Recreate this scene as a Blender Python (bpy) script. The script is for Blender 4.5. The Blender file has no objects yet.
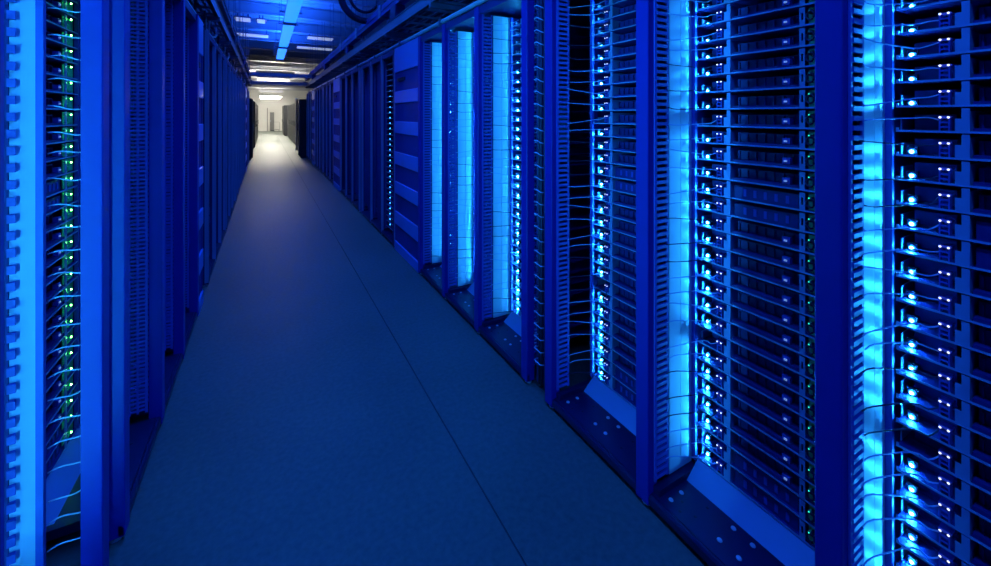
import bpy, math, random
from mathutils import Vector

# ------------------------------------------------------------------ camera, world, exposure
scene = bpy.context.scene
col = scene.collection
random.seed(11)
F_PX, W_PX = 411.0, 991.0
YAW = math.atan(230.5 / F_PX)                 # the aisle's vanishing point lies left of centre
cam_data = bpy.data.cameras.new('camera')
cam_data.sensor_width = 36.0
cam_data.lens = F_PX / W_PX * 36.0
cam_data.shift_y = -168.0 / W_PX
cam_data.clip_start = 0.02
cam_data.clip_end = 200
cam = bpy.data.objects.new('camera', cam_data)
col.objects.link(cam)
cam.location = (0, 0, 1.5)
cam.rotation_euler = (math.pi / 2, 0, -YAW)
scene.camera = cam
scene.view_settings.view_transform = 'Standard'
scene.view_settings.look = 'None'
scene.view_settings.gamma = 1.0
scene.view_settings.exposure = 0.0
scene.view_settings.use_curve_mapping = False
scene.cycles.use_denoising = True
scene.cycles.sample_clamp_indirect = 4.0
scene.cycles.max_bounces = 6
world = bpy.data.worlds.new('world')
scene.world = world
world.use_nodes = True
world.node_tree.nodes['Background'].inputs[0].default_value = (0.0, 0.01, 0.1, 1)
world.node_tree.nodes['Background'].inputs[1].default_value = 0.1

# light levels
BLUE = (0.012, 0.15, 1.0)
LED_RGB = (0.016, 0.35, 1.0)
LAMP_GLOW = 2.2        # glow given to the duct-like blue strip over the aisle
LAMP_W = 18.0          # downlight added under one blue strip, narrow so it stays unseen
UP_W = 110.0            # uplight added over one blue strip to brighten the ceiling
REAR_W = 2.6           # lights added behind the viewpoint, boosted for faces turned to them
LED_L = 2400.0
WHITE_L = 130.0

def area(name, loc, sx, sy, watts, rgb, spread=180, rot=(0, 0, 0)):
    l = bpy.data.lights.new(name, 'AREA')
    l.shape = 'RECTANGLE'; l.size = sx; l.size_y = sy
    l.energy = watts; l.color = rgb; l.spread = math.radians(spread)
    o = bpy.data.objects.new(name, l)
    col.objects.link(o)
    o.location = loc; o.rotation_euler = rot
    return o

LAMP_X, LAMP_Z = 0.41, 3.25
LAMPS = [(-4.6, -1.8), (-1.7, 1.1), (1.2, 4.0), (4.1, 8.7), (8.8, 11.9), (12.0, 14.6)]
for y0, y1 in LAMPS:
    area('added_blue_downlight', (LAMP_X, (y0 + y1) / 2, LAMP_Z - 0.05), 0.16, y1 - y0 - 0.1,
         LAMP_W * (y1 - y0) / 2.9 * (REAR_W if y1 < 2 else 1 if y0 < 8 else 0.5), BLUE, 110 if y1 > 2 else 150)
    if y1 > 2:
        area('added_blue_uplight', (LAMP_X, (y0 + y1) / 2, LAMP_Z + 0.09), 0.16, y1 - y0 - 0.1,
             UP_W * (y1 - y0) / 2.9, (0.01, 0.11, 1.0), 170, (math.pi, 0, 0))

# ------------------------------------------------------------------ materials
def mat(name, rgb, rough=0.5, metal=0.0, noise=0.0, scale=20.0, emis=None, estr=0.0, bump=0.0, spec=0.5):
    m = bpy.data.materials.new(name)
    m.use_nodes = True
    nt = m.node_tree
    b = nt.nodes['Principled BSDF']
    b.inputs['Base Color'].default_value = (*rgb, 1)
    b.inputs['Roughness'].default_value = rough
    b.inputs['Metallic'].default_value = metal
    b.inputs['Specular IOR Level'].default_value = spec
    if emis:
        b.inputs['Emission Color'].default_value = (*emis, 1)
        b.inputs['Emission Strength'].default_value = estr
    if noise or bump:
        tc = nt.nodes.new('ShaderNodeTexCoord')
        n = nt.nodes.new('ShaderNodeTexNoise')
        n.inputs['Scale'].default_value = scale
        n.inputs['Detail'].default_value = 4
        nt.links.new(tc.outputs['Object'], n.inputs['Vector'])
        if noise:
            r = nt.nodes.new('ShaderNodeMix'); r.data_type = 'RGBA'
            r.inputs['A'].default_value = (*[c * (1 - noise) for c in rgb], 1)
            r.inputs['B'].default_value = (*[min(1, c * (1 + noise)) for c in rgb], 1)
            nt.links.new(n.outputs['Fac'], r.inputs['Factor'])
            nt.links.new(r.outputs['Result'], b.inputs['Base Color'])
        if bump:
            bp = nt.nodes.new('ShaderNodeBump'); bp.inputs['Strength'].default_value = bump
            bp.inputs['Distance'].default_value = 0.01
            nt.links.new(n.outputs['Fac'], bp.inputs['Height'])
            nt.links.new(bp.outputs['Normal'], b.inputs['Normal'])
    return m

M = {
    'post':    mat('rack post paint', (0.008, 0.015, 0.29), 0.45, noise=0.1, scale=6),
    'edge':    mat('lit edge paint', (0.34, 0.38, 0.60), 0.4, metal=0.3),
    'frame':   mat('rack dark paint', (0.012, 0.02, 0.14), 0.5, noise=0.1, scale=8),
    'base':    mat('rack base paint', (0.006, 0.010, 0.065), 0.35),
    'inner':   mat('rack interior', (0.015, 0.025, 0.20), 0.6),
    'ladder':  mat('cable ladder paint', (0.05, 0.10, 0.50), 0.45),
    'panel':   mat('pale galvanised panel', (0.62, 0.72, 0.80), 0.45, noise=0.06, scale=10),
    'ramp':    mat('blue steel sheet', (0.20, 0.32, 0.60), 0.4, noise=0.08, scale=8),
    'tray':    mat('tray steel', (0.30, 0.42, 0.68), 0.4, metal=0.2),
    'pan':     mat('tray floor', (0.02, 0.035, 0.24), 0.5),
    'black':   mat('black plastic', (0.008, 0.01, 0.03), 0.5),
    'cover':   mat('dark server lid', (0.02, 0.03, 0.20), 0.45, noise=0.2, scale=60),
    'board':   mat('green circuit board', (0.06, 0.75, 0.28), 0.5, noise=0.3, scale=90),
    'cable':   mat('pale blue cable', (0.35, 0.5, 0.8), 0.45),
    'wcable':  mat('white cable', (0.75, 0.85, 0.9), 0.4),
    'dcable':  mat('dark cable', (0.015, 0.02, 0.06), 0.45),
    'bolt':    mat('zinc bolt', (0.55, 0.62, 0.75), 0.35, metal=0.3),
    'led':     mat('blue led', (1, 1, 1), 0.4, emis=LED_RGB, estr=LED_L),
    'led_far': mat('blue led dimmer', (1, 1, 1), 0.4, emis=LED_RGB, estr=LED_L * 1.5),
    'led_halo_in': mat('blue led inner halo', (0.6, 0.8, 1), 0.4, emis=(0.12, 0.55, 1.0), estr=2.5),
    'led_halo_out': mat('blue led outer halo', (0.2, 0.5, 1), 0.4, emis=(0.01, 0.28, 1.0), estr=0.9),
    'led_dim': mat('blue led dimmest', (1, 1, 1), 0.4, emis=(0.03, 0.32, 1.0), estr=8.0),
    'led_hot': mat('blue led brighter', (1, 1, 1), 0.4, emis=LED_RGB, estr=LED_L * 8.0),
    'wled':    mat('white port light', (1, 1, 1), 0.4, emis=(0.8, 0.85, 1.0), estr=1.5),
    'pled':    mat('lit port', (1, 1, 1), 0.4, emis=(0.35, 0.6, 1.0), estr=0.3),
    'gled_fill': mat('soft green fill light', (1, 1, 1), 0.4, emis=(0.02, 0.8, 0.35), estr=3.0),
    'gled':    mat('green status light', (1, 1, 1), 0.4, emis=(0.14, 1.0, 0.12), estr=55.0),
    'band':    mat('cabinet front paint', (0.04, 0.22, 0.70), 0.4, noise=0.05, scale=5),
    'vent':    mat('cabinet vent', (0.025, 0.035, 0.26), 0.5),
    'lamp':    mat('blue strip glow', (0.1, 0.2, 0.5), 0.4, emis=(0.01, 0.17, 1.0), estr=LAMP_GLOW),
    'white':   mat('white lamp diffuser', (0.9, 0.9, 0.9), 0.4, emis=(1.0, 0.94, 0.80), estr=WHITE_L),
    'whiteup': mat('white uplight diffuser', (0.9, 0.9, 0.9), 0.4, emis=(1.0, 0.94, 0.80), estr=WHITE_L * 3.2),
    'dimwhite': mat('pale streak glow', (0.9, 0.9, 0.9), 0.4, emis=(0.62, 0.75, 1.0), estr=0.42),
    'traymet': mat('cable tray steel', (0.16, 0.20, 0.32), 0.35, metal=0.5),
    'deck':    mat('ceiling deck steel', (0.50, 0.52, 0.58), 0.5, noise=0.08, scale=3),
    'joist':   mat('ceiling joist steel', (0.38, 0.39, 0.44), 0.5),
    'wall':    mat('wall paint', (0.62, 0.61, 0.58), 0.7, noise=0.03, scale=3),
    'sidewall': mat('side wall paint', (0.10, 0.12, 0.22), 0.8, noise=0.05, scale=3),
    'blackcab': mat('black cabinet paint', (0.02, 0.022, 0.028), 0.4),
    'greycab': mat('grey cabinet paint', (0.12, 0.12, 0.12), 0.5),
    'joint':   mat('floor joint filler', (0.03, 0.035, 0.05), 0.9),
}

def floor_material():
    m = mat('polished concrete', (0.16, 0.18, 0.19), 0.4, spec=0.3)
    nt = m.node_tree
    b = nt.nodes['Principled BSDF']
    tc = nt.nodes.new('ShaderNodeTexCoord')
    n1 = nt.nodes.new('ShaderNodeTexNoise'); n1.inputs['Scale'].default_value = 1.3; n1.inputs['Detail'].default_value = 5
    n2 = nt.nodes.new('ShaderNodeTexNoise'); n2.inputs['Scale'].default_value = 45; n2.inputs['Detail'].default_value = 6
    for n in (n1, n2):
        nt.links.new(tc.outputs['Object'], n.inputs['Vector'])
    mx = nt.nodes.new('ShaderNodeMath'); mx.operation = 'ADD'
    nt.links.new(n1.outputs['Fac'], mx.inputs[0]); nt.links.new(n2.outputs['Fac'], mx.inputs[1])
    cr = nt.nodes.new('ShaderNodeValToRGB')
    cr.color_ramp.elements[0].position = 0.30; cr.color_ramp.elements[0].color = (0.065, 0.082, 0.07, 1)
    cr.color_ramp.elements[1].position = 0.75; cr.color_ramp.elements[1].color = (0.135, 0.155, 0.135, 1)
    hf = nt.nodes.new('ShaderNodeMath'); hf.operation = 'MULTIPLY'; hf.inputs[1].default_value = 0.5
    nt.links.new(mx.outputs[0], hf.inputs[0])
    nt.links.new(hf.outputs[0], cr.inputs[0]); nt.links.new(cr.outputs[0], b.inputs['Base Color'])
    mr = nt.nodes.new('ShaderNodeMapRange')
    mr.inputs['To Min'].default_value = 0.42; mr.inputs['To Max'].default_value = 0.6
    nt.links.new(n1.outputs['Fac'], mr.inputs['Value']); nt.links.new(mr.outputs[0], b.inputs['Roughness'])
    bp = nt.nodes.new('ShaderNodeBump'); bp.inputs['Strength'].default_value = 0.08; bp.inputs['Distance'].default_value = 0.005
    nt.links.new(n2.outputs['Fac'], bp.inputs['Height']); nt.links.new(bp.outputs['Normal'], b.inputs['Normal'])
    return m
M['floor'] = floor_material()

# ------------------------------------------------------------------ helpers
class MB:
    """collects boxes, tubes and discs into one mesh"""
    def __init__(self):
        self.v = []; self.f = []
    def box(self, x0, x1, y0, y1, z0, z1):
        b = len(self.v)
        self.v += [(x0, y0, z0), (x1, y0, z0), (x1, y1, z0), (x0, y1, z0),
                   (x0, y0, z1), (x1, y0, z1), (x1, y1, z1), (x0, y1, z1)]
        self.f += [tuple(b + i for i in q) for q in
                   ((0, 3, 2, 1), (4, 5, 6, 7), (0, 1, 5, 4), (1, 2, 6, 5), (2, 3, 7, 6), (3, 0, 4, 7))]
        return self
    def cbox(self, x0, x1, y0, y1, z0, z1, c=0.004):
        """upright box with chamfered vertical edges"""
        return self.prism([(x0 + c, y0), (x1 - c, y0), (x1, y0 + c), (x1, y1 - c), (x1 - c, y1),
                           (x0 + c, y1), (x0, y1 - c), (x0, y0 + c)], z0, z1)
    def prism(self, pts, z0, z1):
        b = len(self.v); n = len(pts)
        self.v += [(x, y, z0) for x, y in pts] + [(x, y, z1) for x, y in pts]
        self.f.append(tuple(b + n - 1 - i for i in range(n)))
        self.f.append(tuple(b + n + i for i in range(n)))
        for i in range(n):
            j = (i + 1) % n
            self.f.append((b + i, b + j, b + n + j, b + n + i))
        return self
    def extrude_x(self, prof, x0, x1):
        """profile in (y, z) swept along x"""
        b = len(self.v); n = len(prof)
        self.v += [(x0, y, z) for y, z in prof] + [(x1, y, z) for y, z in prof]
        self.f.append(tuple(b + i for i in range(n)))
        self.f.append(tuple(b + 2 * n - 1 - i for i in range(n)))
        for i in range(n):
            j = (i + 1) % n
            self.f.append((b + j, b + i, b + n + i, b + n + j))
        return self
    def tube(self, pts, r, n=6, closed=False):
        pts = [Vector(p) for p in pts]
        b = len(self.v); k = len(pts)
        for i, p in enumerate(pts):
            if closed:
                t = pts[(i + 1) % k] - pts[i - 1]
            else:
                t = pts[min(i + 1, k - 1)] - pts[max(i - 1, 0)]
            t.normalize()
            up = Vector((0, 0, 1)) if abs(t.z) < 0.9 else Vector((1, 0, 0))
            a = t.cross(up).normalized(); c = a.cross(t)
            for j in range(n):
                w = 2 * math.pi * j / n
                self.v.append(tuple(p + a * (r * math.cos(w)) + c * (r * math.sin(w))))
        for i in range(k if closed else k - 1):
            i2 = (i + 1) % k
            for j in range(n):
                j2 = (j + 1) % n
                self.f.append((b + i * n + j, b + i * n + j2, b + i2 * n + j2, b + i2 * n + j))
        if not closed:
            self.f.append(tuple(b + j for j in reversed(range(n))))
            self.f.append(tuple(b + (k - 1) * n + j for j in range(n)))
        return self
    def dome(self, x, y, z, r, h, axis='-y', n=10):
        """low dome standing on a plane, pointing along axis"""
        b = len(self.v)
        rings = [(r, 0), (r * 0.8, h * 0.6)]
        for rr, hh in rings:
            for j in range(n):
                w = 2 * math.pi * j / n
                p, q = rr * math.cos(w), rr * math.sin(w)
                self.v.append((x + p, y - hh, z + q) if axis == '-y' else (x + p, y + q, z + hh))
        self.v.append((x, y - h, z) if axis == '-y' else (x, y, z + h))
        for j in range(n):
            j2 = (j + 1) % n
            self.f.append((b + j, b + j2, b + n + j2, b + n + j))
            self.f.append((b + n + j, b + n + j2, b + 2 * n))
        return self
    def mesh(self, name, m, smooth=False):
        me = bpy.data.meshes.new(name)
        me.from_pydata(self.v, [], self.f)
        me.materials.append(M[m])
        if smooth:
            me.polygons.foreach_set('use_smooth', [True] * len(me.polygons))
        me.update()
        return me
    def build(self, name, m, parent=None, smooth=False):
        return put(name, self.mesh(name, m, smooth), parent)

def put(name, me, parent=None, loc=None):
    o = bpy.data.objects.new(name, me)
    col.objects.link(o)
    if parent: o.parent = parent
    if loc: o.location = loc
    return o

def empty(name, loc, rz=0.0):
    o = bpy.data.objects.new(name, None)
    o.empty_display_size = 0.1
    col.objects.link(o)
    o.location = loc; o.rotation_euler = (0, 0, rz)
    return o

def tag(o, label, cat, group=None):
    o['label'] = label; o['category'] = cat
    if group: o['group'] = group
    return o

def struct(o):
    o['kind'] = 'structure'
    return o

ORD = ['lowest', 'second', 'third', 'fourth', 'fifth', 'sixth', 'seventh', 'eighth', 'ninth', 'tenth',
       'eleventh', 'twelfth', 'thirteenth', 'fourteenth', 'fifteenth', 'sixteenth', 'seventeenth',
       'eighteenth', 'nineteenth', 'twentieth', 'twenty-first', 'twenty-second', 'twenty-third',
       'twenty-fourth', 'twenty-fifth', 'twenty-sixth', 'twenty-seventh', 'twenty-eighth',
       'twenty-ninth', 'thirtieth', 'topmost']

# ------------------------------------------------------------------ the hall
HALL_X0, HALL_X1, HALL_Y0, HALL_Y1, CEIL = -4.5, 5.5, -6.0, 44.0, 4.0
JOINT_X = 0.758
fl = struct(MB().box(HALL_X0, HALL_X1, HALL_Y0, HALL_Y1, -0.1, -0.004).build('floor', 'joint'))
MB().box(HALL_X0, JOINT_X - 0.003, HALL_Y0, HALL_Y1, -0.004, 0).build('concrete_slab', 'floor', fl)
MB().box(JOINT_X + 0.003, HALL_X1, HALL_Y0, HALL_Y1, -0.004, 0).build('concrete_slab', 'floor', fl)

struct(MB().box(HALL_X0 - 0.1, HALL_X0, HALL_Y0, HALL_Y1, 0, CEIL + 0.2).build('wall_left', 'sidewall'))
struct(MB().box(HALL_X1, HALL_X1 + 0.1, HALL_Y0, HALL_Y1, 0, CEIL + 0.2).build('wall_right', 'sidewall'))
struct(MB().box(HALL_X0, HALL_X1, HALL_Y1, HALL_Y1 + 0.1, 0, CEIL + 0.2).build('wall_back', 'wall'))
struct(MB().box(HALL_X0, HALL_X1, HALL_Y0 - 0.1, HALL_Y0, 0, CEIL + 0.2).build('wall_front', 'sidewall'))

ce = struct(MB().box(HALL_X0, HALL_X1, HALL_Y0, HALL_Y1, CEIL + 0.1, CEIL + 0.15).build('ceiling', 'deck'))
# trapezoid steel deck, one sheet every 1.85 m between the joists
sheet = MB()
prof = []
n_rib = 4
w = 1.85 / n_rib
for i in range(n_rib):
    y = i * w
    prof += [(y, CEIL), (y + w * 0.5, CEIL), (y + w * 0.6, CEIL + 0.07), (y + w * 0.9, CEIL + 0.07)]
prof.append((1.85, CEIL))
prof += [(1.85, CEIL + 0.1), (0, CEIL + 0.1)]
sheet.extrude_x(prof, HALL_X0, HALL_X1)
sheet_me = sheet.mesh('deck_sheet', 'deck')
joist = MB()
joist.box(HALL_X0, HALL_X1, -0.06, 0.06, CEIL - 0.02, CEIL)
joist.box(HALL_X0, HALL_X1, -0.008, 0.008, CEIL - 0.22, CEIL - 0.02)
joist.box(HALL_X0, HALL_X1, -0.06, 0.06, CEIL - 0.24, CEIL - 0.22)
joist_me = joist.mesh('ceiling_joist', 'joist')
k = 0
y = HALL_Y0
while y < HALL_Y1 - 0.5:
    put('deck_sheet', sheet_me, ce, (0, y, 0))
    if k: put('ceiling_joist', joist_me, ce, (0, y, 0))
    y += 1.85; k += 1

# ------------------------------------------------------------------ racks
XR, XL = 1.265, -0.43
POST_W, POST_D, RACK_H = 0.06, 0.05, 2.24
BAY = 0.6
TRAY_Z0, TRAY_P, N_TRAY = 0.121, 0.0667, 31
TOP_Z = 2.19

def ladder_mesh(name, d0, d1, m, pitch=0.025, double=False):
    b = MB()
    b.box(-0.003, 0.003, d0, d0 + 0.010, 0.10, TOP_Z)
    b.box(-0.003, 0.003, d1 - 0.010, d1, 0.10, TOP_Z)
    if double:
        b.box(-0.003, 0.003, (d0 + d1) / 2 - 0.004, (d0 + d1) / 2 + 0.004, 0.10, TOP_Z)
    z = 0.11
    while z < TOP_Z - 0.02:
        b.box(-0.002, 0.006, d0 + 0.010, d1 - 0.010, z, z + pitch * 0.5)
        z += pitch
    return b.mesh(name, m)

POST_ME = {}
def post_mesh(m):
    if m not in POST_ME:
        b = MB()
        # folded channel: front face, two flanges, small return lips
        h = POST_W / 2
        b.prism([(-h + .003, 0), (h - .003, 0), (h, .003), (h, POST_D), (h - .012, POST_D), (h - .012, POST_D - .004),
                 (h - .004, POST_D - .004), (h - .004, .004), (-h + .004, .004), (-h + .004, POST_D - .004),
                 (-h + .012, POST_D - .004), (-h + .012, POST_D), (-h, POST_D), (-h, .003)], 0.02, RACK_H)
        POST_ME[m] = b.mesh('post', m)
    return POST_ME[m]

LAD_R = ladder_mesh('cable_ladder', 0.030, 0.108, 'ladder')
LAD_L = ladder_mesh('cable_ladder', 0.052, 0.125, 'ladder', 0.019, True)
BOLT = MB().dome(0, 0, 0, 0.009, 0.005, 'z').mesh('bolt', 'bolt')
HOLE = MB().dome(0, 0, 0, 0.006, 0.0015, 'z').mesh('screw_hole', 'black')
RAIL_H = None

def world_pt(side, y_origin, u, d, z=0.0):
    return (XR + d, y_origin - u, z) if side == 'R' else (XL - d, y_origin + u, z)

def rack(side, y_near, label, n=3, detail=2, panel='panel', inset=None, end_panel=False, open_left=False, blanks=(), group='open triple server racks'):
    """open triple rack: posts, base, top, walls; origin at its left end as one faces it"""
    width = n * BAY
    y0 = y_near + width if side == 'R' else y_near
    rz = -math.pi / 2 if side == 'R' else math.pi / 2
    root = tag(empty('server_rack', world_pt(side, y0, 0, 0), rz), label, 'server rack', group)
    tray_d = 0.257 if side == 'R' else 0.29
    for i in range(n + 1):
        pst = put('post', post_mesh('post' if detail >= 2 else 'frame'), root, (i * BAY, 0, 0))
        if detail < 2:                      # pale strip painted as the lit edge on the near-end side
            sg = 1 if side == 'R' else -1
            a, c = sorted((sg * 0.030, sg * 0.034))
            MB().box(a, c, 0.0, 0.03, 0.03, RACK_H).build('lit_edge_strip', 'edge', pst)
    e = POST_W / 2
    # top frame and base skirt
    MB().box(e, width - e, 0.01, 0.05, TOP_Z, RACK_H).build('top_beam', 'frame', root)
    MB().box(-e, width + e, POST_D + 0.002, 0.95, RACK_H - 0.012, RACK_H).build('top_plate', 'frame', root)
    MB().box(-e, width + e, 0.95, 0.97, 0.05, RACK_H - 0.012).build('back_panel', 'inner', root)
    MB().extrude_x([(0.004, 0.024), (0.018, 0.024), (0.018, 0.058), (0.010, 0.058), (0.004, 0.050)], -e, width + e).build('base_skirt', 'base', root)
    for i in range(n + 1):
        f = MB()
        f.tube([(i * BAY, 0.03, 0.0), (i * BAY, 0.03, 0.008)], 0.02, 10)
        f.tube([(i * BAY, 0.03, 0.008), (i * BAY, 0.03, 0.03)], 0.006, 8)
        f.build('levelling_foot', 'bolt', root)
        MB().cbox(i * BAY - e, i * BAY + e, 0.86, 0.94, 0.0, 0.05).build('caster_block', 'black', root)
    for b in range(n):
        u = b * BAY
        if detail >= 1:
            MB().box(u + e, u + BAY - e, 0.02, tray_d - 0.072, 0.052, 0.06).build('base_plate', 'base', root)
            MB().extrude_x([(tray_d - 0.072, 0.052), (tray_d - 0.072, 0.060), (tray_d - 0.002, 0.116), (tray_d + 0.004, 0.116),
                            (tray_d + 0.004, 0.108)], u + e + 0.03, u + BAY - e).build('sloped_sill', 'ramp', root)
            MB().box(u + e, u + e + 0.028, 0.03, tray_d, 0.06, 0.085).build('cross_bar', 'base', root)
            MB().box(u + e + .004, u + e + .006, tray_d + 0.012, 0.94, 0.06, TOP_Z).build('rear_wall', 'inner', root)
        if detail >= 2:
            for (bu, bd) in ((0.262, 0.078), (0.262, 0.158), (0.327, 0.078), (0.327, 0.158), (0.085, 0.06), (0.085, 0.12)):
                put('bolt', BOLT, root, (u + bu, bd, 0.06))
            for (bu, bd) in ((0.11, 0.09), (0.13, 0.05), (0.17, 0.08), (0.17, 0.15), (0.42, 0.08), (0.42, 0.15)):
                put('screw_hole', HOLE, root, (u + bu, bd, 0.06))
            # left inner wall: slotted cable ladder, two flat sheets, mounting rail
            pm = panel[b] if isinstance(panel, (list, tuple)) else panel
            if b == 0 and open_left:
                pass
            else:
              put('cable_ladder', LAD_R, root, (u + e + 0.004, 0, 0))
            mid = (0.118 + tray_d - 0.004) / 2
            if pm and not (b == 0 and open_left):
              MB().box(u + e, u + e + 0.003, 0.118, mid - 0.001, 0.09, TOP_Z).build('side_panel', pm, root)
              MB().box(u + e, u + e + 0.003, mid + 0.001, tray_d - 0.004, 0.09, TOP_Z).build('side_panel', pm, root)
            MB().box(u + e, u + e + 0.018, tray_d - 0.002, tray_d + 0.012, 0.10, TOP_Z).build('mounting_rail', 'ladder', root)
            MB().box(u + BAY - e - 0.018, u + BAY - e, tray_d - 0.002, tray_d + 0.012, 0.10, TOP_Z).build('mounting_rail', 'ladder', root)
            # right inner wall
            if end_panel and b == n - 1:
                MB().box(u + BAY - e - .002, u + BAY - e, 0.144, 0.196, 0.03, TOP_Z).build('side_panel', 'panel', root)
                MB().box(u + BAY - e - .006, u + BAY - e + .012, 0.127, 0.143, 0.03, TOP_Z).build('panel_flange', 'ladder', root)
                z = 0.20
                while z < TOP_Z - 0.05:
                    c = MB()
                    c.box(u + BAY - e - 0.016, u + BAY - e - 0.002, 0.183, 0.196, z, z + 0.024)
                    c.box(u + BAY - e - 0.016, u + BAY - e - 0.012, 0.179, 0.183, z, z + 0.024)
                    c.build('clip', 'ladder', root)
                    z += 0.0475
                MB().box(u + BAY - e - .004, u + BAY - e, 0.197, tray_d - 0.003, 0.03, TOP_Z).build('side_panel', 'inner', root)  # deeper part of the panel, its shade put into darker paint
            elif b < n - 1 or side == 'R':
                put('cable_ladder', LAD_L, root, (u + BAY - e - 0.006, 0, 0))
                MB().box(u + BAY - e - .003, u + BAY - e, 0.127, tray_d - 0.004, 0.09, TOP_Z).build('side_panel', 'frame', root)
            else:
                put('cable_ladder', LAD_L, root, (u + BAY - e - 0.006, 0, 0))
                MB().box(u + BAY - e - .003, u + BAY - e, 0.127, tray_d - 0.004, 0.09, TOP_Z).build('side_panel', 'frame', root)
        if b in blanks:
            MB().box(u + e + 0.02, u + BAY - e - 0.02, tray_d + 0.014, tray_d + 0.022, 0.12, TOP_Z).build('blank_panel', 'inner', root)
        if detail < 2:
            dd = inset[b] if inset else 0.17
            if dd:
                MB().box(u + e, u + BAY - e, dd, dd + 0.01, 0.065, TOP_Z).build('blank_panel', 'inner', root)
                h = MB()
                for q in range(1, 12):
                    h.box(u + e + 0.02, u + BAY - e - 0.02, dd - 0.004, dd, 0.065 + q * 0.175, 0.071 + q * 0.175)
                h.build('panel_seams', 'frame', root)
    return root

# ------------------------------------------------------------------ server trays
TU0, TU1 = 0.056, 0.545
pan = MB()
pan.box(TU0, TU1, 0.0, 0.60, 0.0, 0.0016)
PAN = pan.mesh('tray_pan', 'pan')
LIP = MB().extrude_x([(-0.002, -0.001), (0.0, -0.001), (0.0, 0.0045), (-0.0015, 0.0045)], TU0, TU1).mesh('front_lip', 'tray')
ear = MB()
ear.box(TU0, TU0 + 0.002, 0.03, 0.12, 0.0016, 0.034)
ear.box(TU0, TU0 + 0.006, -0.0012, 0.0, 0.0045, 0.0105)
EAR = ear.mesh('tray_ear', 'tray')
def led_mesh(core, y=0.040, z=0.0108, x=0.077):
    """small bright emitter inside an oversized glowing collar that imitates its halo"""
    b = MB()
    n = 10
    for r, h in ((0.0084, 0.0), (0.0064, 0.003), (0.0032, 0.0052), (0.0018, 0.0064)):
        for q in range(n):
            w = 2 * math.pi * q / n
            b.v.append((x + r * math.cos(w), y - h, z + r * math.sin(w)))
    b.v.append((x, y - 0.0068, z))
    for ring in range(3):
        for q in range(n):
            q2 = (q + 1) % n
            b.f.append((ring * n + q, ring * n + q2, (ring + 1) * n + q2, (ring + 1) * n + q))
    for q in range(n):
        b.f.append((3 * n + q, 3 * n + (q + 1) % n, 4 * n))
    me = b.mesh('status_led', 'led_halo_in' if core != 'led_dim' else 'led_dim')
    me.materials.append(M[core])
    me.materials.append(M['led_halo_out' if core != 'led_dim' else 'led_dim'])
    for p in me.polygons:
        p.material_index = 1 if p.index >= 2 * n else 2 if p.index < n else 0
    return me
LED = {m: led_mesh(m) for m in ('led', 'led_far', 'led_hot', 'led_dim')}
LIGHT_STOP = MB().box(0.066, 0.088, 0.0402, 0.052, 0.0016, 0.024).mesh('led_light_stop', 'black')  # black block added behind the LED to stop light leaking back
BOARD_L = MB().box(0.070, 0.160, 0.056, 0.35, 0.003, 0.006).box(0.074, 0.155, 0.070, 0.34, 0.006, 0.046).mesh('power_supply', 'cover')
pb = MB()
pb.box(0.138, 0.141, 0.0, 0.02, 0.0016, 0.040)
pb.box(0.155, 0.158, 0.0, 0.02, 0.0016, 0.040)
pb.box(0.141, 0.155, 0.0, 0.015, 0.012, 0.016)
pb.box(0.141, 0.155, 0.0, 0.015, 0.024, 0.028)
pb.box(0.136, 0.160, 0.004, 0.03, 0.036, 0.042)
PORTB = pb.mesh('port_block', 'ladder')
PLIGHT = [MB().dome(x, -0.001, 0.039, 0.0028, 0.002).mesh('port_light', 'wled') for x in (0.1405, 0.1555)]
dv = MB()
dv.box(0.178, 0.192, -0.001, 0.002, 0.0045, 0.062)
dv.box(0.167, 0.178, -0.001, 0.002, 0.0045, 0.036)
dv.box(0.190, 0.192, 0.002, 0.40, 0.0016, 0.055)
DIV = dv.mesh('divider', 'tray')
cv = MB()
cv.box(0.200, 0.412, 0.035, 0.50, 0.0016, 0.046)
for i in range(7):
    x = 0.206 + i * 0.030
    cv.box(x, x + 0.004, 0.028, 0.035, 0.006, 0.042)
cv.box(0.196, 0.415, 0.006, 0.030, 0.0016, 0.012)
COVER = cv.mesh('server_lid', 'cover')
MARK = MB().box(0.373, 0.382, 0.000, 0.004, 0.021, 0.0265).mesh('lit_port', 'pled')
SOCK = MB().box(0.366, 0.390, 0.004, 0.02, 0.014, 0.034).mesh('port_shell', 'ladder')
br = MB()
br.box(0.420, 0.436, -0.001, 0.002, 0.0045, 0.020)
br.box(0.420, 0.436, -0.001, 0.002, 0.044, 0.060)
br.box(0.420, 0.425, -0.001, 0.002, 0.020, 0.044)
br.box(0.431, 0.436, -0.001, 0.002, 0.020, 0.044)
BRACK = br.mesh('bracket', 'tray')
BOARD = MB().box(0.440, 0.545, 0.014, 0.017, 0.004, 0.058).box(0.4475, 0.4525, -0.008, 0.014, 0.0435, 0.0485).box(0.470, 0.505, 0.006, 0.014, 0.012, 0.026).mesh('circuit_board', 'board')
GLED = MB().dome(0.450, -0.008, 0.046, 0.0034, 0.004).mesh('green_light', 'gled')
GLED_R = MB().dome(0.450, -0.008, 0.046, 0.0016, 0.002).mesh('green_light', 'gled_fill')  # green light added to tint the right-hand boards
coil = MB()
coil.tube([(0.452 + 0.011 * math.cos(a), -0.003, 0.030 + 0.014 * math.sin(a)) for a in [i * math.pi / 6 for i in range(12)]], 0.0035, 6, True)
coil.box(0.447, 0.457, -0.004, 0.013, 0.036, 0.048)
COIL = coil.mesh('cable_coil', 'dcable', True)
sw = MB()
sw.box(0.200, 0.412, 0.012, 0.50, 0.0016, 0.050)
SWBODY = sw.mesh('server_lid', 'cover')
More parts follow.
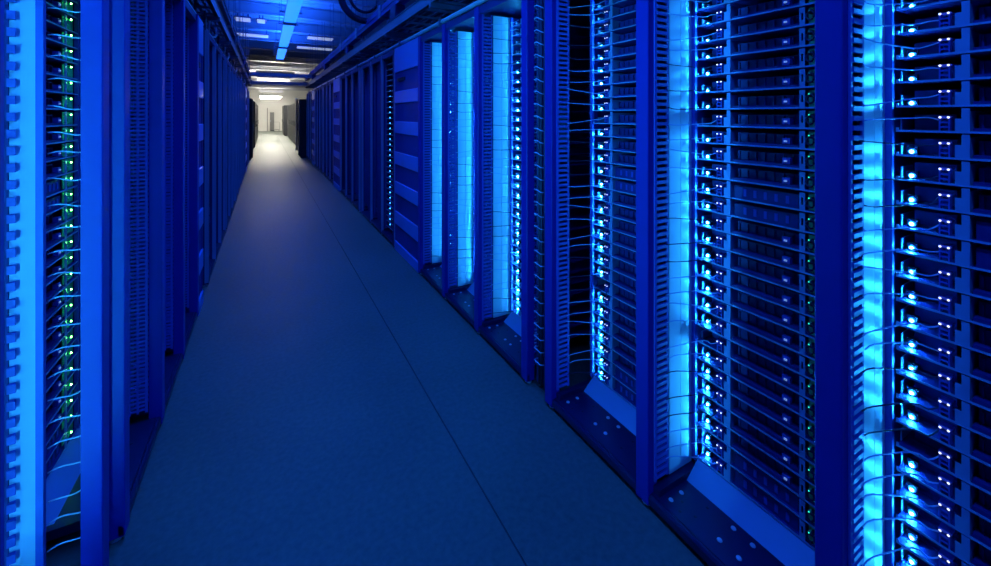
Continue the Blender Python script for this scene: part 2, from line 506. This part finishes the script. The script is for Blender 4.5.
SWPORT = [MB().box(x, x + 0.010, 0.009, 0.012, 0.014, 0.040).mesh('port_slot', 'ladder') for x in (0.235, 0.270, 0.305, 0.340, 0.375)]

def cable_mesh(seed, m='cable'):
    r = random.Random(seed)
    z0, z1 = r.uniform(-0.004, 0.052), r.uniform(0.022, 0.034)
    sag = r.uniform(-0.020, 0.012)
    pts = []
    a = Vector((0.040, -0.160 + r.uniform(-.01, .01), z0)); bq = Vector((0.092, -0.012, (z0 + z1) / 2 + sag)); c = Vector((0.139, 0.004, z1))
    a2 = a + Vector((0.004, 0.05, sag * 0.5))
    ctrl = [a, a2, bq, bq + Vector((0.03, 0.0, 0.002)), c]
    for i in range(13):
        t = i / 12 * (len(ctrl) - 1)
        s = min(int(t), len(ctrl) - 2); f = t - s
        p0 = ctrl[max(s - 1, 0)]; p1 = ctrl[s]; p2 = ctrl[s + 1]; p3 = ctrl[min(s + 2, len(ctrl) - 1)]
        pts.append(0.5 * ((2 * p1) + (p2 - p0) * f + (2 * p0 - 5 * p1 + 4 * p2 - p3) * f * f + (3 * p1 - p0 - 3 * p2 + p3) * f ** 3))
    return MB().tube(pts, 0.0019, 6).mesh('patch_cable', m, True)
CABLES = [cable_mesh(s, 'cable' if s % 4 else 'dcable') for s in range(9)]

def servers(side, y_near, bay, where, level, led='led', d_off=0.0, n=3, group=None):
    """a stack of trays in one bay of a triple rack"""
    y0 = y_near + n * BAY if side == 'R' else y_near
    rz = -math.pi / 2 if side == 'R' else math.pi / 2
    tray_d = (0.257 if side == 'R' else 0.29) + d_off
    for k in range(N_TRAY):
        z = TRAY_Z0 + k * TRAY_P
        word = ORD[k] if k in (0, N_TRAY - 1) else ORD[k] + ' lowest'
        switch = k in (0, 1, 15, 16)
        kind = 'slotted network switch' if switch else 'slim server tray'
        root = tag(empty('network_switch' if switch else 'server_tray', world_pt(side, y0, bay * BAY, tray_d, z), rz),
                   '%s, %s in %s' % (kind, word, where), 'server', group)
        put('tray_pan', PAN, root)
        put('front_lip', LIP, root)
        if not (k % 13 == 7 and level == 3):
            put('status_led', LED[led], put('led_light_stop', LIGHT_STOP, root))
        if level >= 1:
            put('tray_ear', EAR, root)
            put('divider', DIV, root)
            if side == 'R': put('patch_cable', CABLES[(k * 5 + bay * 2) % len(CABLES)], root)
        if level >= 2:
            put('power_supply', BOARD_L, root)
            p = put('port_block', PORTB, root)
            for q in PLIGHT: put('port_light', q, p)
            put('bracket', BRACK, root)
            bd = put('circuit_board', BOARD, root)
            if side == 'L': put('green_light', GLED, bd)
            elif k < 22: put('green_light', GLED_R, bd)
            if side == 'R': put('cable_coil', COIL, root)
            if switch:
                b = put('server_lid', SWBODY, root)
                for q in SWPORT: put('port_slot', q, b)
            else:
                put('server_lid', COVER, root)
                s = put('port_shell', SOCK, root); put('lit_port', MARK, s)

# ---- right row
rack('R', -0.095, 'nearest open triple server rack at right, cut off by the picture edge', panel=[None, 'panel', 'panel'])
servers('R', -0.095, 2, 'the bay at the right edge', 3, group='servers in the bay at the right edge')
servers('R', -0.095, 1, 'the large bay left of the widest post', 3, group='servers in the second bay from the right')
servers('R', -0.095, 0, 'the bay with no pale side panel', 3, group='servers in the third bay from the right')
rack('R', 1.93, 'open triple server rack at right just before the striped cabinet')
servers('R', 1.93, 2, 'the fourth bay from the right edge', 1, group='servers in the fourth bay from the right')
servers('R', 1.93, 1, 'the fifth bay from the right edge', 1, 'led_far', group='servers in the fifth bay from the right')
servers('R', 1.93, 0, 'the bay beside the striped cabinet', 1, 'led_far', group='servers in the bay beside the striped cabinet')
FAR_R = [(4.61, 'dark blue triple rack just behind the striped cabinet at right', [0.09, 0.09, None]),
         (6.62, 'dark blue triple rack before the farther striped cabinet at right', None),
         (9.32, 'dark blue triple rack just behind the farther striped cabinet at right', None),
         (11.33, 'dark blue triple rack second from the far end at right', None),
         (13.95, 'dark blue triple rack at the far end of the blue row at right', None)]
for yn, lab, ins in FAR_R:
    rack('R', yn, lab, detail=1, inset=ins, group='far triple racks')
servers('R', 4.61, 2, 'the lit bay behind the striped cabinet', 0, 'led_dim', d_off=-0.195, group='servers in the lit far bay')

# ---- left row
rack('L', -0.095, 'nearest triple server rack at left with bright clip panel', end_panel=True, blanks=(0, 1))
servers('L', -0.095, 2, 'the unseen nearest bay at left', 0, 'led_hot', group='servers in the nearest left bay')  # out of view, LEDs boosted to light the clip panel
rack('L', 1.93, 'open triple server rack at left with perforated cable strips', open_left=True, blanks=(1, 2))
servers('L', 1.93, 0, 'the left bay with green boards', 3, group='servers in the left bay with green boards')
FAR_L = [(4.40, 'dark blue triple rack just behind the striped cabinet at left', None),
         (6.41, 'second dark blue triple rack behind the striped cabinet at left', None),
         (8.42, 'third dark blue triple rack behind the striped cabinet at left', None),
         (10.43, 'fourth dark blue triple rack behind the striped cabinet at left', None),
         (13.30, 'dark blue triple rack at the far end of the left row', None)]
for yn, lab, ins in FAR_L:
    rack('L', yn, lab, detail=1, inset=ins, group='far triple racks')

# ------------------------------------------------------------------ striped power cabinets
def striped_cabinet(side, y_near, width, label):
    y0 = y_near + width if side == 'R' else y_near
    rz = -math.pi / 2 if side == 'R' else math.pi / 2
    root = tag(empty('power_cabinet', world_pt(side, y0, 0, 0), rz), label, 'cabinet', 'striped power cabinets')
    MB().box(0, width, 0.03, 0.9, 0.0, 2.24).build('body', 'frame', root)
    lights = [(1.97, 2.24), (1.63, 1.76), (1.30, 1.43), (0.955, 1.093), (0.63, 0.763), (0.29, 0.434), (0.0, 0.10)]
    for z0, z1 in lights:
        MB().extrude_x([(0.03, z0), (0.03, z1), (0.004, z1), (0.0, z1 - 0.004), (0.0, z0 + 0.004), (0.004, z0)], 0.0, width).build('front_panel', 'band', root)
    for i in range(len(lights) - 1):
        z1, z0 = lights[i][0], lights[i + 1][1]
        v = MB()
        v.box(0.0, 0.02, 0.006, 0.03, z0, z1); v.box(width - 0.02, width, 0.006, 0.03, z0, z1)
        n = 22
        for q in range(n):
            x = 0.02 + (width - 0.04) * (q + 0.25) / n
            v.box(x, x + (width - 0.04) / n * 0.55, 0.012, 0.03, z0, z1)
        v.build('vent_grille', 'vent', root)
    p = MB().box(width * 0.12, width * 0.45, 0.002, 0.012, 1.865, 1.90).build('display', 'black', root)
    return root
striped_cabinet('R', 3.765, 0.80, 'tall blue cabinet with pale horizontal stripes at right')
striped_cabinet('R', 8.46, 0.82, 'farther tall blue striped cabinet at right among the dark racks')
striped_cabinet('R', 13.165, 0.75, 'farthest tall blue striped cabinet at right near the white lit hall')
striped_cabinet('L', 3.765, 0.25, 'tall blue striped cabinet at left beyond the perforated strips')
striped_cabinet('L', 12.27, 0.80, 'farthest tall blue striped cabinet at left near the white lit hall')

# ------------------------------------------------------------------ cables in the gaps between racks
def cable_manager(side, y_mid, label, hooks=True):
    rz = -math.pi / 2 if side == 'R' else math.pi / 2
    root = tag(empty('cable_manager', world_pt(side, y_mid, 0, 0), rz), label, 'cable manager')
    MB().cbox(-0.075, 0.075, 0.075, 0.085, 0.02, 2.2).build('back_plate', 'frame', root)
    MB().cbox(-0.075, -0.060, 0.055, 0.075, 0.02, 2.2).build('side_lip', 'frame', root)
    MB().cbox(0.060, 0.075, 0.055, 0.075, 0.02, 2.2).build('side_lip', 'frame', root)
    hk = MB()
    hk.tube([(-0.055, 0.075, 0), (-0.058, 0.04, 0.004), (-0.045, 0.022, 0.01), (-0.02, 0.02, 0.012), (0.0, 0.03, 0.0), (0.0, 0.075, -0.01)], 0.003, 6)
    me = hk.mesh('hook', 'cable', True)
    for k in range(31):
        put('hook', me, root, (0, 0, 0.15 + k * 0.0667))
    for x in (-0.035, -0.015, 0.02):
        MB().tube([(x, 0.05, 0.03), (x + 0.005, 0.048, 0.7), (x - 0.004, 0.05, 1.4), (x, 0.05, 2.2)], 0.008, 8).build('vertical_cable', 'dcable', root, True)
    return root
cable_manager('R', 1.815, 'upright cable manager with hooked cables between two right racks')

# white leads crossing the left gap
for k in range(27):
    r = random.Random(100 + k)
    z = 0.22 + k * 0.0725 + r.uniform(-0.008, 0.008)
    dz = r.uniform(-0.02, 0.02)
    bow = r.uniform(-0.008, 0.009)
    p0 = Vector((XL - 0.128, 1.700, z)); p1 = Vector((XL - 0.048, 1.712, z + dz * 0.5))
    pts = []
    for i in range(11):
        t = i / 10
        p = p0.lerp(p1, t); p.z += bow * math.sin(math.pi * t) + 0.003 * math.sin(2 * math.pi * t)
        pts.append(tuple(p))
    root = MB().tube(pts, 0.0021, 6).build('white_lead', 'wcable', None, True)
    o = ORD[k] + (' lowest' if k else '')
    if k == 26: o = 'topmost'
    tag(root, 'thin white lead in front of the green boards at left, %s' % o, 'cable', 'white leads at left')

# ------------------------------------------------------------------ overhead: trays, busway, cables, lamps
def overhead(side):
    s = 1 if side == 'R' else -1
    x_in = XR - 0.03 if side == 'R' else XL + 0.03      # edge nearest the aisle
    name = 'right' if side == 'R' else 'left'
    ya, yb = -2.0, 16.0
    root = tag(empty('cable_tray', (x_in, ya, 2.45)), 'long steel cable tray hung above the %s racks' % name, 'cable tray')
    L = yb - ya
    def rail(dx, z0, z1, w=0.02):
        x0, x1 = sorted((s * dx, s * (dx + w)))
        MB().box(x0, x1, 0, L, z0, z1).box(x0 - 0.008, x1 + 0.008, 0, L, z1 - 0.006, z1).box(x0 - 0.008, x1 + 0.008, 0, L, z0, z0 + 0.006).build('side_rail', 'traymet', root)
    rail(0.0, 0.0, 0.11); rail(0.42, 0.0, 0.11)
    x0, x1 = sorted((s * 0.02, s * 0.42))
    rung = MB().box(x0, x1, -0.015, 0.015, 0.01, 0.03).mesh('rung', 'traymet')
    q = 0.2
    while q < L:
        put('rung', rung, root, (0, q, 0)); q += 0.3
    rod = MB()
    for xx in (s * 0.035, s * 0.405):
        rod.tube([(xx, 0, 0.0), (xx, 0, CEIL - 2.45)], 0.006, 6)
    rme = rod.mesh('hanger_rod', 'traymet')
    strut = MB().box(min(s * -0.02, s * 0.46), max(s * -0.02, s * 0.46), -0.02, 0.02, -0.04, 0.0).mesh('trapeze_strut', 'traymet')
    q = 0.8
    while q < L:
        put('hanger_rod', rme, root, (0, q, 0)); put('trapeze_strut', strut, root, (0, q, 0)); q += 1.5
    # cables lying in the tray
    desc = ['closest to the aisle', 'second from the aisle', 'third from the aisle', 'fourth from the aisle', 'fifth from the aisle', 'farthest from the aisle']
    for c in range(6):
        r = random.Random(c + 50 * s)
        pts = []
        for i in range(46):
            yy = ya + L * i / 45
            pts.append((x_in + s * (0.075 + c * 0.06 + r.uniform(-0.010, 0.010)), yy, 2.45 + 0.055 + r.uniform(0, 0.03)))
        o = MB().tube(pts, 0.012 + 0.004 * (c % 3), 7).build('power_cable', 'dcable' if c % 3 else 'traymet', None, True)
        tag(o, 'thick cable lying in the tray above the %s racks, %s' % (name, desc[c]), 'cable', 'cables in the overhead trays')
    # busway above the tray
    bw = tag(empty('busway', (x_in, ya, 2.70)), 'enclosed power busway running above the %s cable tray' % name, 'busway')
    x0, x1 = sorted((s * 0.0, s * 0.09))
    MB().box(x0, x1, 0, L, 0.0, 0.13).box(x0 - 0.008, x1 + 0.008, 0, L, 0.055, 0.075).build('housing', 'post' if side == 'R' else 'frame', bw)
    jb = MB().box(x0 - 0.012, x1 + 0.012, -0.06, 0.06, -0.012, 0.142).mesh('joint_cover', 'traymet')
    tap = MB().cbox(x0 - 0.01, x1 + 0.01, -0.10, 0.10, -0.14, -0.002).mesh('tap_box', 'frame')
    hang = MB().tube([((x0 + x1) / 2, 0, 0.13), ((x0 + x1) / 2, 0, CEIL - 2.70)], 0.006, 6).mesh('hanger_rod', 'traymet')
    q = 1.1
    i = 0
    while q < L:
        put('joint_cover', jb, bw, (0, q, 0)); put('hanger_rod', hang, bw, (0, q + 0.3, 0))
        if i % 2: put('tap_box', tap, bw, (0, q + 0.9, 0))
        q += 1.5; i += 1
    # conduit just over the rack tops
    xx = x_in + s * 0.09
    cd = tag(empty('conduit', (xx, ya, 2.30)), 'pale metal conduit running along the tops of the %s racks' % name, 'conduit')
    MB().tube([(0, 0.1, 0), (0, L - 0.1, 0)], 0.018, 10).build('pipe', 'bolt', cd, True)
    cl = MB().box(-0.03, 0.03, -0.012, 0.012, -0.058, 0.022).mesh('pipe_clamp', 'traymet')
    q = 0.5
    while q < L:
        put('pipe_clamp', cl, cd, (0, q, 0)); q += 1.2
overhead('R'); overhead('L')

# loose cable drops bundled over the left racks
for k in range(14):
    r = random.Random(900 + k)
    yy = 2.2 + k * 0.95
    n = 7
    pts = [(XL - 0.06 - 0.02 * math.sin(i) , yy + 0.09 * i, 2.56 - 0.30 * math.sin(math.pi * (i + 1) / (n + 1)) * r.uniform(0.7, 1)) for i in range(n)]
    o = MB().tube(pts, 0.011, 6).build('cable_drop', 'wcable' if k % 2 else 'dcable', None, True)
    tag(o, 'loose cable loop sagging from the left tray, %s from the camera' % ('first' if k == 0 else ORD[k]), 'cable', 'cable loops under the left tray')

# flexible hose loop above the right tray
pts = []
for i in range(25):
    a = math.pi * (0.95 + 0.95 * i / 24)
    pts.append((1.22 + 0.33 * math.cos(a), 5.9 + 0.05 * i / 24, 3.18 + 0.36 * math.sin(a)))
pts = [(0.90, 5.9, 3.99), (0.89, 5.9, 3.5)] + pts + [(1.56, 5.95, 3.3), (1.58, 5.95, 3.99)]
hose = tag(MB().tube(pts, 0.045, 10).build('flexible_hose', 'dcable', None, True), 'thick black flexible conduit looping down from ceiling above right tray', 'hose')

pts = []
for i in range(25):
    a = math.pi * (0.95 + 0.95 * i / 24)
    pts.append((1.24 + 0.20 * math.cos(a), 6.05 + 0.05 * i / 24, 3.20 + 0.22 * math.sin(a)))
pts = [(1.06, 6.05, 3.99), (1.045, 6.05, 3.5)] + pts + [(1.44, 6.1, 3.3), (1.45, 6.1, 3.99)]
tag(MB().tube(pts, 0.022, 8).build('flexible_hose', 'dcable', None, True), 'thinner black hose looping inside the thick conduit above right tray', 'hose')

# duct-like blue strip above the aisle, made to glow as lamps
LNAME = {3: 'nearest of the glowing blue strips in view over the aisle', 4: 'middle of the glowing blue strips in view over the aisle',
         5: 'farthest glowing blue strip over the aisle', 0: 'glowing blue strip farthest behind the viewpoint', 1: 'glowing blue strip just behind the viewpoint',
         2: 'glowing blue strip directly over the nearest racks'}
for i, (y0, y1) in enumerate(LAMPS):
    root = tag(empty('glowing_strip', (LAMP_X, y0, LAMP_Z)), LNAME[i], 'lamp', 'glowing blue strips over the aisle')
    L = y1 - y0
    MB().box(-0.105, 0.105, 0.0, L, 0.03, 0.07).build('housing', 'traymet', root)
    d = MB()
    d.box(-0.10, 0.10, 0.015, L - 0.015, 0.0, 0.03)
    d.build('diffuser', 'lamp', root)
    MB().box(-0.108, 0.108, 0.0, 0.015, -0.03, 0.07).build('end_cap', 'frame', root)
    MB().box(-0.108, 0.108, L - 0.015, L, -0.03, 0.07).build('end_cap', 'frame', root)
    for q in (0.5, L - 0.5):
        for xx in (-0.16, 0.16):
            MB().tube([(xx, q, 0.07), (xx, q, CEIL - LAMP_Z - 0.24)], 0.006, 6).build('hanger_rod', 'traymet', root)
        MB().box(-0.18, 0.18, q - 0.02, q + 0.02, 0.07, 0.10).build('cross_strut', 'traymet', root)

# pale glowing boxes below the joists, put in for streaks on the ceiling
for i, (x0, x1, yy, lab) in enumerate([(-0.62, -0.28, 11.2, 'short pale glowing box left of the blue strips, leftmost'),
                                       (-0.18, 0.02, 11.2, 'short pale glowing box nearest the left side of the blue strips'),
                                       (1.05, 1.75, 12.9, 'brighter pale glowing box right of the blue strips'),
                                       (-0.75, 0.1, 13.3, 'pale glowing box under the ceiling above the far left racks'),
                                       (0.9, 2.0, 14.9, 'pale glowing box under the ceiling above the far right racks')]):
    root = tag(empty('pale_glow_box', (x0, yy, CEIL - 0.30)), lab, 'lamp', 'pale glowing ceiling boxes')
    MB().box(0, x1 - x0, -0.18, 0.18, 0.03, 0.06).box(0.05, 0.08, -0.01, 0.01, 0.06, 0.30).box(x1 - x0 - 0.08, x1 - x0 - 0.05, -0.01, 0.01, 0.06, 0.30).build('housing', 'traymet', root)
    MB().box(0.02, x1 - x0 - 0.02, -0.16, 0.16, 0.0, 0.03).build('diffuser', 'dimwhite', root)

# white lamps in the far hall
WN = ['first', 'second', 'third', 'fourth', 'fifth', 'sixth', 'seventh', 'eighth']
for i, (yy, up, zz) in enumerate([(20.3, 1, 3.35), (22.6, 1, 3.35), (25.0, 1, 3.35), (28.0, 1, 3.35), (31.0, 1, 3.35), (34.0, 1, 3.2), (37.5, 0, 2.95), (41.5, 0, 2.95)]):
    root = tag(empty('pendant_lamp', (0.4, yy, zz)), 'white pendant strip lamp in the far hall, %s from the blue racks' % WN[i], 'lamp', 'white pendant lamps in the far hall')
    z = -0.06 if up else 0.035
    zt = z + (0.13 if up else 0.05)
    MB().extrude_x([(-0.07, zt), (-0.05, z), (0.05, z), (0.07, zt), (0.065, zt), (0.045, z + 0.006), (-0.045, z + 0.006), (-0.065, zt)], -0.75, 0.75).build('housing', 'joist', root)
    MB().box(-0.74, 0.74, -0.04, 0.04, -0.02, 0.03).build('diffuser', 'whiteup' if up else 'white', root)
    for xx in (-0.6, 0.6):
        MB().tube([(xx, 0, z + 0.006), (xx, 0, CEIL - zz + 0.08)], 0.005, 6).build('hanger_rod', 'traymet', root)

PN = ['nearest', 'second', 'third', 'farthest']
for i, yy in enumerate((24.5, 28.2, 31.9, 39.3)):
    root = tag(empty('ceiling_panel_lamp', (0.4, yy, CEIL - 0.05)), 'flush white lamp panel in the far hall ceiling, %s of four' % PN[i], 'lamp', 'flush lamp panels in the far hall')
    MB().box(-0.62, 0.62, -0.32, 0.32, 0.015, 0.05).build('frame', 'wall', root)
    MB().box(-0.60, 0.60, -0.30, 0.30, 0.0, 0.015).build('diffuser', 'white', root)

# cross trays over the end of the blue rows
for yy, zz, lab in ((15.3, 2.50, 'dark cable tray crossing the aisle at the end of the blue rows'),
                    (13.6, 2.62, 'blue lit cable tray crossing the aisle before the end of the rows')):
    root = tag(empty('cross_tray', (-1.0, yy, zz)), lab, 'cable tray')
    MB().box(0, 2.9, -0.15, -0.13, 0, 0.09).build('side_rail', 'traymet', root)
    MB().box(0, 2.9, 0.13, 0.15, 0, 0.09).build('side_rail', 'traymet', root)
    rg = MB().box(-0.015, 0.015, -0.13, 0.13, 0.01, 0.03).mesh('rung', 'traymet')
    for q in range(10):
        put('rung', rg, root, (0.15 + q * 0.29, 0, 0))

# ------------------------------------------------------------------ far hall
def black_cabinet(x_front, side, y, width, height, label, depth=0.95, m='blackcab', group='black cabinets in the far hall'):
    s = 1 if side == 'R' else -1
    root = tag(empty('black_cabinet', (x_front, y, 0)), label, 'cabinet', group)
    a, b = sorted((s * 0.03, s * depth))
    MB().box(a, b, 0.0, width, 0.06, height).build('body', m, root)
    a, b = sorted((s * 0.0, s * 0.03))
    dr = MB().box(a, b, 0.01, width - 0.01, 0.08, height - 0.02).build('door', m, root)
    a, b = sorted((s * -0.025, s * 0.0))
    MB().box(a, b, width - 0.09, width - 0.06, 0.95, 1.20).build('handle', 'greycab', dr)
    a, b = sorted((s * 0.06, s * depth))
    MB().box(a, b, 0.02, width - 0.02, 0.0, 0.06).build('plinth', 'black', root)
CN = ['first', 'second', 'third', 'fourth', 'fifth', 'sixth', 'seventh', 'eighth', 'ninth', 'tenth']
for i in range(10):
    black_cabinet(XR + 0.02, 'R', 20.8 + i * 0.92, 0.91, 2.1, 'black cabinet in the far hall at right, %s along its row' % CN[i])
    black_cabinet(XL + 0.05, 'L', 20.8 + i * 0.92, 0.91, 2.1, 'black cabinet in the far hall at left, %s along its row' % CN[i])
for i in range(3):
    black_cabinet(XR - 0.10, 'R', 33.0 + i * 0.92, 0.91, 2.2, 'black cabinet at right beyond the gap near the end wall, %s along' % CN[i])
black_cabinet(1.03, 'R', 15.78, 0.5, 2.05, 'black cabinet standing out into the aisle at the right row end')
black_cabinet(-0.35, 'L', 15.78, 0.5, 2.05, 'black cabinet standing out into the aisle at the left row end')
colm = tag(empty('lit_edge_upright', (1.20, 19.6, 0)), 'slim pale upright for a lit end panel edge beyond the right row end', 'column')  # upright added in place of a black end panel's lit edge
MB().cbox(-0.05, 0.05, -0.05, 0.05, 0.0, 2.2, 0.01).build('shaft', 'wall', colm)
MB().cbox(-0.08, 0.08, -0.08, 0.08, 0.0, 0.02, 0.01).build('foot_plate', 'bolt', colm)
MB().cbox(-0.08, 0.08, -0.08, 0.08, 2.2, 2.22, 0.01).build('cap_plate', 'bolt', colm)

lk = tag(empty('tall_locker', (0.40, 43.4, 0)), 'narrow grey locker standing against the white end wall', 'locker')
MB().box(0, 0.34, 0.0, 0.5, 0.08, 1.75).build('body', 'greycab', lk)
ld = MB().box(0.01, 0.33, -0.02, 0.0, 0.10, 1.73).build('door', 'greycab', lk)
MB().box(0.05, 0.07, -0.04, -0.02, 0.85, 1.05).build('handle', 'bolt', ld)
MB().box(0.02, 0.32, 0.02, 0.48, 0.0, 0.08).build('plinth', 'black', lk)
tr = tag(empty('trolley', (0.92, 42.6, 0)), 'small grey trolley on the floor near the end wall', 'trolley')
MB().box(-0.25, 0.25, -0.2, 0.2, 0.14, 0.18).build('deck', 'greycab', tr)
for xx in (-0.2, 0.2):
    for yy in (-0.15, 0.15):
        MB().tube([(xx - 0.015, yy, 0.07), (xx + 0.015, yy, 0.07)], 0.07, 10).build('wheel', 'black', tr)
MB().tube([(-0.24, 0.18, 0.18), (-0.24, 0.18, 0.85), (0.24, 0.18, 0.85), (0.24, 0.18, 0.18)], 0.015, 6).build('handle', 'greycab', tr)
d1 = struct(MB().box(-0.55, 0.15, HALL_Y1 - 0.04, HALL_Y1 - 0.001, 0.0, 2.1).build('door_1', 'wall'))
MB().box(-0.62, -0.56, HALL_Y1 - 0.06, HALL_Y1 - 0.001, 0.0, 2.16).build('door_jamb', 'greycab', d1)
MB().box(0.16, 0.22, HALL_Y1 - 0.06, HALL_Y1 - 0.001, 0.0, 2.16).build('door_jamb', 'greycab', d1)
MB().box(0.05, 0.08, HALL_Y1 - 0.08, HALL_Y1 - 0.04, 0.95, 1.1).build('door_handle', 'bolt', d1)
